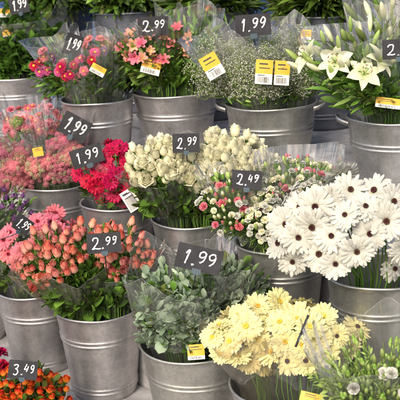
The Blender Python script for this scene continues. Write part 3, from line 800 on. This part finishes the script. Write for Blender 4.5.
# ---- alstroemeria
AL = [alstro('p_peach'), alstro('p_pink'), alstro('p_peach')]; ALB = [lilybud(.024, ('p_peach',)), lilybud(.02, ('p_peach',))]
yc = BK['1c'][0].y
for lab, dome, off, n, P, seed, st in (
    ('wrapped bouquet of peach alstroemerias in front of the 2.99 sign', (148, 52, 30, 28), -.04, 17, ell(148, 48, 27, 20), 11, [(151, 67, 19, 14, -14, yc-.17)]),
    ('wrapped bouquet of peach alstroemerias leaning left towards the asters', (112, 62, 22, 26), .02, 8, ell(114, 60, 16, 18), 12, []),
    ('leafy wrapped alstroemeria bouquet on the right, beside the baby\'s breath', (192, 40, 28, 32), .03, 7, ell(182, 40, 14, 16), 13, [])):
    b = Bq('alstroemeria_bouquet', lab, 'bouquet', '1c', dome, off, 'peach alstroemeria bouquets')
    b.heads_at(fill(P, n, 7), 'alstroemeria', AL, .92, up=.5, face=.3, jit=.8, push=.006)
    b.heads_at(fill(P, n//2+2, 6), 'flower_bud', ALB, 1.0, up=.7, face=.2)
    u, v, a, c = dome
    b.foliage(fill(ell(u, v+2, a, c), 40, 5), 9, .066, .020, 'oval', k=1.06, start=.5, mats=('leaf_bright' if seed != 12 else 'leaf', 'stem'))
    b.wrap(1.12, seed=seed, over=.02)
    for s in st: b.sticker(*s)
    b.done()

# ---- baby's breath
def gyp(bq, pts, n, k=1.0):
    mb = MB(); fm = bq.fm; bq.collar(420, .03, .007, 'oval', 0); v0, f0 = ico(1, 1)
    for u, v in pts:
        p, nn = bq.pt(u, v, k); st = bq.stem(p, 7); tube(fm, st, .0018, 3, r2=.0008)
        for j in range(n):
            x = random.uniform(.66, 1.0)*7; i = min(int(x), 6); q = st[i].lerp(st[i+1], x-i)
            e = q+Vector((random.gauss(0, .020), random.gauss(0, .020), abs(random.gauss(.010, .018))))
            tube(fm, [q, q.lerp(e, .6)+Vector((0, 0, -.004)), e], .00055, 3, mi=1)
            for _ in range(2):
                s = random.uniform(.0014, .0031); c = e+Vector((random.gauss(0, .004), random.gauss(0, .004), random.gauss(0, .004)))
                M = Matrix.Translation(c)@Matrix.Rotation(random.uniform(0, 3), 4, Vector((random.random(), random.random(), .1)))@Matrix.Diagonal((s, s, s*.7, 1))
                mb.add(v0, f0, random.random(), M)
        for j in range(9):
            x = random.uniform(.55, .98)*7; i = min(int(x), 6)
            add_leaf(fm, st[i].lerp(st[i+1], x-i), Vector((random.gauss(0, 1), random.gauss(0, 1), .6)), .028, .005, 'oval', 3, mi=1)
    o = link('blossom_cloud', mb.mesh('blossom_cloud', ['p_white'], bq.foot), bq.t); o['kind'] = 'stuff'
    bq.fmats = ['leaf_bright', 'leaf_lime']
yd = BK['1d'][0].y
for lab, dome, off, n, seed, st in (
    ('wrapped baby\'s breath bouquet under the 1.99 sign with a yellow and white sticker', (256, 70, 34, 36), -.05, 46, 21, [(264, 72, 17, 24, -4, yd-.20, 0)]),
    ('wrapped baby\'s breath bouquet leaning left with a tilted sticker', (214, 70, 28, 32), .02, 34, 22, [(212, 66, 18, 24, 30, yd-.17)]),
    ('wrapped baby\'s breath bouquet leaning right, its sticker pale behind the film', (294, 66, 28, 40), .03, 38, 23, [(282, 73, 15, 24, -4, yd-.19), (306, 36, 10, 12, -4, yd-.14)])):
    b = Bq('babys_breath_bouquet', lab, 'bouquet', '1d', dome, off, 'baby\'s breath bouquets'); u, v, a, c = dome
    gyp(b, fill(ell(u, v, a, c), n+8, 4.5), 66); b.wrap(1.12, seed=seed, over=.03, mat='film_milky')
    for s in st: b.sticker(*s)
    b.done()

# ---- lilies
LF, LS = zip(*[lily() for _ in range(2)]); LB = [lilybud(.062), lilybud(.05), lilybud(.058, ('p_lily',))]; OB = [lilybud(.06, ('leaf_lime',)), lilybud(.066, ('leaf_lime',)), lilybud(.06, ('p_lily',)), lilybud(.056, ('leaf_bright',))]
ye = BK['1e'][0].y
b = Bq('lily_bouquet', 'wrapped bouquet of open white lilies leaning over the bucket rim', 'bouquet', '1e', (352, 76, 54, 44), -.06, 'white lily bouquets')
for (u, v), dx in (((336, 63), (-.25, 0, .35)), ((363, 75), (.35, -.1, .45)), ((377, 62), (.9, .2, .5)), ((310, 58), (-.9, .3, .6))):
    p, n = b.pt(u, v, 1.0); d = ((CO-p).normalized()*.8+Vector(dx)).normalized(); p = p+d*.02
    q = d.to_track_quat('Z', 'Y')@Matrix.Rotation(random.uniform(0, 6), 3, 'Z').to_quaternion()
    o = link('lily', LF[random.randrange(2)], b.t, p-b.foot-d*.02, q, .84); link('stamens', LS[0], o)
    tube(b.sm, b.stem(p-d*.03, 6, d), .003, 5)
b.heads_at([(325, 44), (331, 86), (346, 42), (348, 66), (316, 66), (322, 72), (310, 62), (351, 36), (345, 68), (391, 62), (303, 70), (340, 52), (356, 52), (372, 48), (385, 50), (298, 60), (334, 76), (321, 56), (366, 58)], 'lily_bud', LB, 1.0, up=.5, face=.0, jit=.6)
b.foliage(fill([(306, 60), (330, 40), (370, 60), (400, 60), (402, 106), (356, 104), (330, 84)], 46, 5), 8, .080, .020, 'oval', k=.84, start=.5, mats=('leaf_bright', 'stem'), curl=-.3)
b.wrap(1.12, seed=31, over=.05, mat='film_milky')
b.sticker(388, 103, 24, 10, -8, ye-.19, 0, None, .35)
b.done()
b = Bq('lily_bouquet', 'wrapped bouquet of closed pale green lily buds at the right edge', 'bouquet', '1e', (394, 42, 40, 40), .10, 'white lily bouquets')
b.heads_at(fill(ell(388, 34, 34, 26), 15, 10), 'lily_bud', OB, 1.1, up=.9, face=.0, jit=.3)
b.foliage(fill(ell(394, 44, 38, 34), 26, 6), 9, .08, .016, 'oval', k=.95, start=.4, mats=('leaf_lime', 'stem'))
b.wrap(1.12, seed=32, over=.05, mat='film_milky'); b.done()

# ---- stonecrop
SD = [sedum(pale=p_) for p_ in (.1, .3, .55)]; SDG = [sedum(.030, 30, ('leaf_lime', 'p_sedum_pale', 'stem'))]
ya = BK['2a'][0].y
b = Bq('stonecrop_bouquet', 'wrapped bouquet of dusty pink stonecrop domes with a small yellow sticker', 'bouquet', '2a', (60, 160, 30, 27), -.02, 'stonecrop bouquets')
b.heads_at([(57, 166), (48, 162), (64, 172), (64, 142), (55, 145), (73, 150), (47, 173), (68, 158), (38, 168)], 'stonecrop_head', SD, 1.05, up=.5, face=.3, jit=.2)
b.foliage(fill(ell(57, 172, 28, 16), 26, 4), 6, .035, .016, 'oval', k=.9, mats=('leaf_bright', 'stem'))
b.wrap(1.12, seed=41); b.sticker(38, 152, 10, 9, 12, ya-.15, 0, None, .02); b.done()
b = Bq('stonecrop_bouquet', 'wrapped stonecrop bouquet at the left edge with a pale green head', 'bouquet', '2a', (12, 160, 27, 34), .0, 'stonecrop bouquets')
b.heads_at([(8, 162), (20, 152), (4, 178), (12, 176), (25, 166), (-8, 160), (2, 150), (14, 166), (24, 180), (3, 188), (-10, 178)], 'stonecrop_head', SD, 1.05, up=.35, face=.4, jit=.2)
b.heads_at([(19, 158), (16, 125)], 'stonecrop_head', SDG, .8, up=.35, face=.4, back=0)
b.wrap(1.12, seed=42); b.done()
b = Bq('stonecrop_bouquet', 'bright pink flower bouquet behind the stonecrop at the left', 'bouquet', '2a', (36, 124, 32, 18), .18, 'stonecrop bouquets')
AMp = [aster('p_pink', Rr=.020, n=24), budflower('p_pink', .016)]
b.heads_at(fill(ell(32, 122, 30, 13), 40, 5), 'pink_flower', AMp, 1.0, up=.5); b.foliage(fill(ell(36, 128, 30, 14), 18, 5), 8, .03, .008, k=.9)
b.wrap(1.1, seed=43); b.done()
b = Bq('stonecrop_bouquet', 'pink stonecrop bouquet peeking out between the two slanted 1.99 signs', 'bouquet', '2a', (98, 134, 20, 16), .16, 'stonecrop bouquets')
b.heads_at([(96, 132), (104, 136), (88, 140), (98, 144), (110, 142), (84, 130)], 'stonecrop_head', SD, .7, up=.5, face=.3)
b.wrap(1.12, seed=44); b.done()

# ---- red gerberas
GR = [gerbera('p_red', 'c_red', .033, 26, 5, c_) for c_ in (0, .15, .3)]
b = Bq('gerbera_bouquet', 'bouquet of bright red gerberas under the lower slanted 1.99 sign', 'bouquet', '2b', (112, 172, 34, 32), -.03)
b.heads_at([(96, 186), (80, 174), (100, 170), (109, 182), (114, 193), (105, 162), (119, 148), (126, 171), (132, 184), (114, 174), (122, 188), (90, 163), (88, 182), (128, 160), (112, 152), (136, 172), (102, 198), (122, 200), (98, 155), (135, 195), (128, 148)],
           'gerbera', [g_[0] for g_ in GR], 1.0, up=.15, face=.45, jit=.55, cens=[g_[1] for g_ in GR], cname='flower_centre', back=.2)
b.foliage(fill(ell(112, 190, 26, 16), 16, 5), 5, .05, .02, k=.85)
b.wrap(1.0, seed=51, over=-.02)
st = sticker(131, 200, 14, 22, 32, BK['2b'][0].y-.17, 0, 1.0); st.parent = b.t; st.location -= b.foot
b.done()

# ---- white roses
RW = [rose('p_cream', .0135, .044, o) for o in (.06, .2, .34, .5, .62)]
y2 = BK['2c'][0].y
for lab, dome, off, P, n, seed in (
    ('left bunch of creamy white roses, beside the red gerberas', (160, 176, 32, 34), -.03, [(127, 168), (135, 152), (152, 140), (172, 142), (190, 152), (194, 168), (180, 176), (160, 178), (142, 180), (130, 180)], 40, 61),
    ('right bunch of creamy white roses, behind the 2.49 sign', (226, 172, 44, 34), -.01, [(180, 180), (184, 156), (200, 142), (222, 138), (245, 148), (266, 152), (270, 166), (250, 168), (230, 168), (214, 176), (205, 186), (192, 188)], 46, 62)):
    b = Bq('rose_bouquet', lab, 'bouquet', '2c', dome, off, 'white rose bouquets')
    b.heads_at([(u_+4, v_+7) for u_, v_ in fill(P, n+34, 5.1)], 'rose', RW, 1.0, up=1.1, face=.3, jit=.4, sv=.18)
    u, v, a, c = dome
    b.foliage(fill([(u-a*.9, v-5), (u+a*.9, v-5), (u+a*.75, v+c), (u-a*.55, v+c)], 44, 5), 8, .050, .032, 'oval', k=1.0, start=.35, mats=('leaf', 'stem_dark'), curl=-.5)
    b.wrap(1.2, seed=seed, over=-.01, hi=.05); b.done()

# ---- spray carnations
CW = [budflower('p_cream', .010), budflower('p_white', .009)]; CP = [budflower('p_pink', .012)]; GB = [greenbud('p_cream', 'leaf_lime', .0055, .021), greenbud('p_cream', 'leaf_bright'), greenbud('p_pink', 'leaf_lime'), greenbud('leaf_lime', 'leaf_lime', .0055, .02)]
y4 = BK['2d'][0].y
for lab, dome, off, P, n, seed in (
    ('wrapped spray carnation bouquet under the 2.49 sign, pink and white', (234, 206, 32, 34), -.05, ell(234, 206, 30, 28), 44, 71),
    ('wrapped white spray carnation bouquet beside the white gerberas', (268, 222, 24, 30), -.10, ell(266, 218, 20, 24), 40, 72),
    ('wrapped spray carnation bouquet with cream heads behind the white gerberas', (298, 184, 40, 22), .04, [(262, 175), (278, 166), (310, 164), (345, 176), (345, 190), (300, 200), (268, 196)], 46, 73)):
    b = Bq('carnation_bouquet', lab, 'bouquet', '2d', dome, off, 'spray carnation bouquets')
    pts = fill(P, n+26, 3.8); k3 = len(pts)
    if seed == 71: b.heads_at(pts[:8], 'carnation', CP, .95, up=.7, face=.2); b.heads_at(pts[8:k3//3+4], 'carnation', CW, 1, up=.7, face=.2); b.heads_at(pts[k3//3+4:], 'carnation_bud', GB, 1.2, up=1, face=.1)
    elif seed == 72: b.heads_at(pts[:int(k3*.75)], 'carnation', CW, 1, up=.6, face=.3); b.heads_at(pts[int(k3*.75):], 'carnation_bud', GB, 1.1, up=1, face=.1)
    else: b.heads_at(pts[:k3//2], 'carnation', CW, 1.1, up=.8, face=.2); b.heads_at(pts[k3//2:k3//2+4], 'carnation', CP, 1, up=.8, face=.2); b.heads_at(pts[k3//2+4:], 'carnation_bud', GB, 1.3, up=1, face=.1)
    u, v, a, c = dome
    b.foliage(fill(ell(u, v+6, a, c), 34, 4), 9, .035, .005, 'oval', k=.97, start=.55, mats=('leaf_bright', 'stem'))
    b.wrap(1.15, seed=seed, over=.035, mat='film'); b.done('stem')

# ---- white gerberas
GW = [gerbera('p_white', 'c_brown', .047, n_, 3, c) for n_, c in ((24, -.05), (22, .05), (26, .15), (21, .3), (24, .0))]
b = Bq('gerbera_bouquet', 'big loose bunch of white gerberas with dark centres', 'bouquet', '2e', (348, 226, 78, 52), -.03, depth=60)
b.heads_at([(346, 216), (365, 207), (331, 236), (370, 234), (335, 262), (312, 227), (298, 237), (293, 261), (318, 254), (356, 249), (386, 221), (402, 248), (396, 269), (350, 190), (331, 198), (316, 206), (374, 190), (286, 224), (300, 208), (390, 202), (277, 243), (418, 225), (410, 205), (420, 255)],
           'gerbera', [g_[0] for g_ in GW], 1.04, up=-.02, face=.58, jit=.6, sv=.15, cens=[g_[1] for g_ in GW], cname='flower_centre', back=.2)
b.done()

# ---- pink gerberas
GP = [gerbera('p_pink', 'c_red', .042, 26, 3, c) for c in (0, .25)]
b = Bq('gerbera_bouquet', 'bunch of pink gerberas beside the small slanted 1.99 sign', 'bouquet', '3a', (32, 246, 42, 34), .0)
b.heads_at([(21, 251), (42, 233), (51, 221), (4, 241), (60, 232), (71, 228), (36, 246), (19, 263), (30, 258), (-8, 250), (8, 254), (46, 243), (10, 232), (64, 242), (38, 224), (56, 212)],
           'gerbera', [g_[0] for g_ in GP], .92, up=.1, face=.45, cens=[g_[1] for g_ in GP], cname='flower_centre')
b.foliage(fill(ell(22, 272, 30, 16), 22, 5), 6, .05, .018, k=.9, mats=('leaf_dark', 'stem_dark'))
b.wrap(1.0, seed=81, over=-.03); b.done()
b = Bq('lavender_bunch', 'dark bunch of small purple flowers at the left edge under the stonecrop', 'bouquet', '3z', (-8, 224, 50, 38), .0)
LV = [sedum(.009, 8, ('p_lilac', 'p_lilac', 'stem'), 2.2, fl=8)]
b.heads_at(fill(ell(-4, 212, 44, 24), 28, 8), 'purple_flower', LV, 1, up=1, face=0); b.foliage(fill(ell(-4, 222, 48, 36), 95, 4), 9, .050, .012, k=.97, mats=('leaf_dark', 'stem_dark')); b.done()

# ---- coral roses
RC = [rose(m_, .0118, .037, o) for m_, o in (('p_coral', 0), ('p_coral_pink', .08), ('p_coral', .15), ('p_coral_deep', .25), ('p_coral_pink', .42), ('p_coral_deep', .05), ('p_coral', .3))]
y5 = BK['3b'][0].y
for lab, dome, off, P, n, seed, LP in (
    ('left bunch of coral roses spilling over the bucket rim', (62, 268, 42, 42), -.03, [(22, 268), (34, 250), (55, 242), (84, 228), (100, 232), (100, 250), (82, 262), (74, 282), (60, 284), (45, 288), (30, 292), (24, 280)], 44, 91, [(40, 285), (90, 265), (102, 300), (100, 318), (70, 315), (45, 300)]),
    ('right bunch of coral roses behind the 2.99 sign', (120, 262, 36, 40), .02, [(96, 262), (92, 240), (110, 226), (128, 240), (146, 244), (156, 256), (146, 270), (130, 268), (118, 282), (104, 276)], 30, 92, [(100, 270), (140, 268), (140, 300), (125, 318), (105, 318)])):
    b = Bq('rose_bouquet', lab, 'bouquet', '3b', dome, off, 'coral rose bouquets')
    b.heads_at(fill(P, n+16, 5.9), 'rose', RC, .95, up=1.1, face=.3, jit=.6, sv=.25)
    b.foliage(fill(LP, 34, 5), 8, .054, .030, 'oval', k=1.0, start=.3, mats=('leaf', 'stem_dark'), curl=-.4)
    b.foliage(fill(P, 24, 6), 6, .040, .018, 'oval', k=1.02, start=.55, mats=('leaf', 'stem_dark'), curl=-.4)
    b.wrap(1.2, seed=seed, over=-.02, hi=.05, mat='film_brown' if seed == 91 else 'film'); b.done()

# ---- eucalyptus
for lab, dome, off, P, n, seed, st in (
    ('wrapped grey green eucalyptus bouquet with a yellow sticker, under the tilted 1.99 sign', (178, 312, 46, 46), -.04, [(136, 282), (150, 266), (180, 264), (215, 286), (222, 318), (205, 348), (170, 350), (150, 335), (134, 305)], 50, 101, [(196, 352, 17, 15, 4, BK['3c'][0].y-.165, 0, None, .25)]),
    ('eucalyptus bouquet behind, reaching towards the carnation bucket', (226, 286, 48, 32), .05, [(188, 268), (215, 258), (248, 264), (272, 284), (262, 304), (220, 304)], 44, 102, [])):
    b = Bq('eucalyptus_bouquet', lab, 'bouquet', '3c', dome, off, 'eucalyptus bouquets')
    pts = fill(P, n, 5)
    b.foliage(pts, 6, .040, .034, 'round', k=1.0, start=.5, pair=True, mats=('leaf_grey', 'stem'), curl=-.15, spread=1.1)
    b.foliage(fill(P, n//3, 6), 7, .046, .015, 'oval', k=1.10, start=.5, mats=('leaf_grey', 'stem'))
    b.foliage(fill(P, n//3, 6), 6, .026, .020, 'round', k=1.08, start=.6, pair=True, mats=('leaf_grey', 'stem'), spread=1.1)
    b.wrap(1.20, seed=seed, over=.03); 
    for s in st: b.sticker(*s)
    b.done()

# ---- pale yellow gerberas
GY = [gerbera('p_yellow', c_, .042, 26, 4, c) for c_, c in (('c_brown', 0), ('c_yellow', .1), ('c_yellow', .25), ('c_yellow', .4), ('c_brown', .15))]
GYP = GY[1:4]
for lab, dome, off, P, seed, st in (
    ('left wrapped bouquet of pale yellow gerberas', (240, 336, 38, 40), .0, [(219, 323), (229, 341), (238, 356), (258, 339), (246, 326), (250, 361), (268, 318), (222, 352), (275, 305), (240, 312), (214, 338), (258, 305)], 111, []),
    ('right wrapped bouquet of pale yellow gerberas with a sign turned edge on', (306, 342, 46, 40), -.02, [(285, 342), (276, 371), (288, 361), (306, 360), (317, 339), (339, 364), (323, 318), (337, 336), (350, 346), (298, 318), (272, 352), (296, 312), (280, 325), (310, 328), (358, 326), (264, 364), (326, 352), (303, 345)], 112, [(311, 399, 22, 12, -12, BK['3d'][0].y-.17, 0, None, .05)])):
    b = Bq('gerbera_bouquet', lab, 'bouquet', '3d', dome, off, 'pale yellow gerbera bouquets')
    G_ = GYP if seed == 111 else GY
    b.heads_at(P, 'gerbera', [g_[0] for g_ in G_], .95, up=.2, face=.5, jit=.55, sv=.15, cens=[g_[1] for g_ in G_], cname='flower_centre')
    b.wrap(1.14, seed=seed, over=-.01, hi=.2, mat='film_brown' if seed == 111 else 'film')
    for s in st: b.sticker(*s)
    b.done()

# ---- fresh green bunch, lower right
b = Bq('freesia_bouquet', 'wrapped fresh green bunch with white freesias in the lower right corner', 'bouquet', '3e', (378, 388, 66, 52), -.02)
FR = [double('p_white'), double('p_white', .014)]
b.heads_at([(384, 375), (388, 379), (357, 391), (399, 394)], 'freesia', FR, .9, up=.2, face=.5, back=.2, push=.015)
b.heads_at(fill([(345, 372), (400, 356), (425, 358), (425, 420), (335, 420)], 99, 3.6), 'flower_bud', [greenbud('leaf_lime', 'leaf_lime', .0052, .02), greenbud('leaf_bright', 'leaf_lime', .005, .02)], 1.1, up=.8, face=.2, back=.1)
b.foliage(fill([(310, 372), (330, 350), (360, 340), (410, 338), (430, 420), (320, 430)], 130, 3.4), 12, .028, .008, 'oval', k=1.0, start=.5, mats=('leaf_lime', 'stem'))
b.wrap(1.12, seed=121, over=.04); b.done()

# ---- orange spray roses and dark red carnations on the ground
RO = [rose('p_orange', .011, .024, o) for o in (0, .15, .35)]
b = Bq('rose_bouquet', 'bunch of small orange spray roses at the bottom left under the 3.49 sign', 'bouquet', '4a', (22, 408, 44, 30), .0)
b.heads_at(fill([(-10, 384), (0, 374), (30, 372), (40, 376), (58, 376), (64, 386), (68, 410), (30, 428), (-15, 420)], 95, 5.2), 'rose', RO, 1.0, up=.9, face=.3, jit=.3, back=.05)
b.foliage(fill(ell(24, 404, 40, 26), 30, 5), 6, .03, .016, k=.9, mats=('leaf', 'stem_dark')); b.done()
b = Bq('carnation_bouquet', 'bunch of dark red carnations cut off by the left edge', 'bouquet', '4z', (-34, 378, 40, 28), .0)
RDc = [budflower('p_red', .02)]
b.heads_at(fill(ell(-34, 376, 39, 26), 40, 8), 'carnation', RDc, 1.2, up=.6); b.done()

# ================================================================== price signs
def yk(k, d): return BK[k][0].y-d
sign(19, 5, 19, 16, 12, yk('1a', .21), '1.99', 'chalk price sign 1.99 cut by the top edge, in the leafy bunch', yaw=-10)
sign(73, 45, 17, 21, -17, yk('1b', .10), '1.99', 'chalk price sign 1.99 above the mixed asters', yaw=12)
sign(153, 26, 30, 18, 3, yk('1c', .14), '2.99', 'chalk price sign 2.99 above the peach alstroemerias')
sign(253, 25, 35, 21, 4, yk('1d', .15), '1.99', 'chalk price sign 1.99 above the baby\'s breath')
sign(399, 49, 32, 19, 2, yk('1e', .27), '2.99', 'chalk price sign at the right edge over the lilies, only its 2 in view')
sign(75, 127, 29, 22, -27, yk('2a', .10), '1.99', 'upper one of two slanted chalk signs 1.99, above the stonecrop')
sign(87, 156, 32, 19, 18, yk('2b', .14), '1.99', 'lower one of two slanted chalk signs 1.99, over the red gerberas')
sign(186, 143, 27, 19, 2, yk('2c', .15), '2.99', 'chalk price sign 2.99 among the white roses')
sign(247, 180, 30, 19, -3, yk('2d', .15), '2.49', 'chalk price sign 2.49 in front of the white roses')
sign(23, 225, 18, 16, -35, yk('3a', .19), '1.99', 'small slanted chalk sign 1.99 over the pink gerberas', yaw=15)
sign(104, 243, 34, 20, 4, yk('3b', .19), '2.99', 'chalk price sign 2.99 over the coral roses')
sign(199, 259, 46, 25, -13, yk('3c', .17), '1.99', 'large tilted chalk price sign 1.99 above the eucalyptus')
sign(23, 370, 28, 18, -7, yk('4a', .10), '3.49', 'chalk price sign 3.49 above the orange spray roses')
sign(302, 331, 34, 22, 68, yk('3d', .21), '2.99', 'chalk price sign turned edge on among the yellow gerberas', pitch=86, stick=.01)
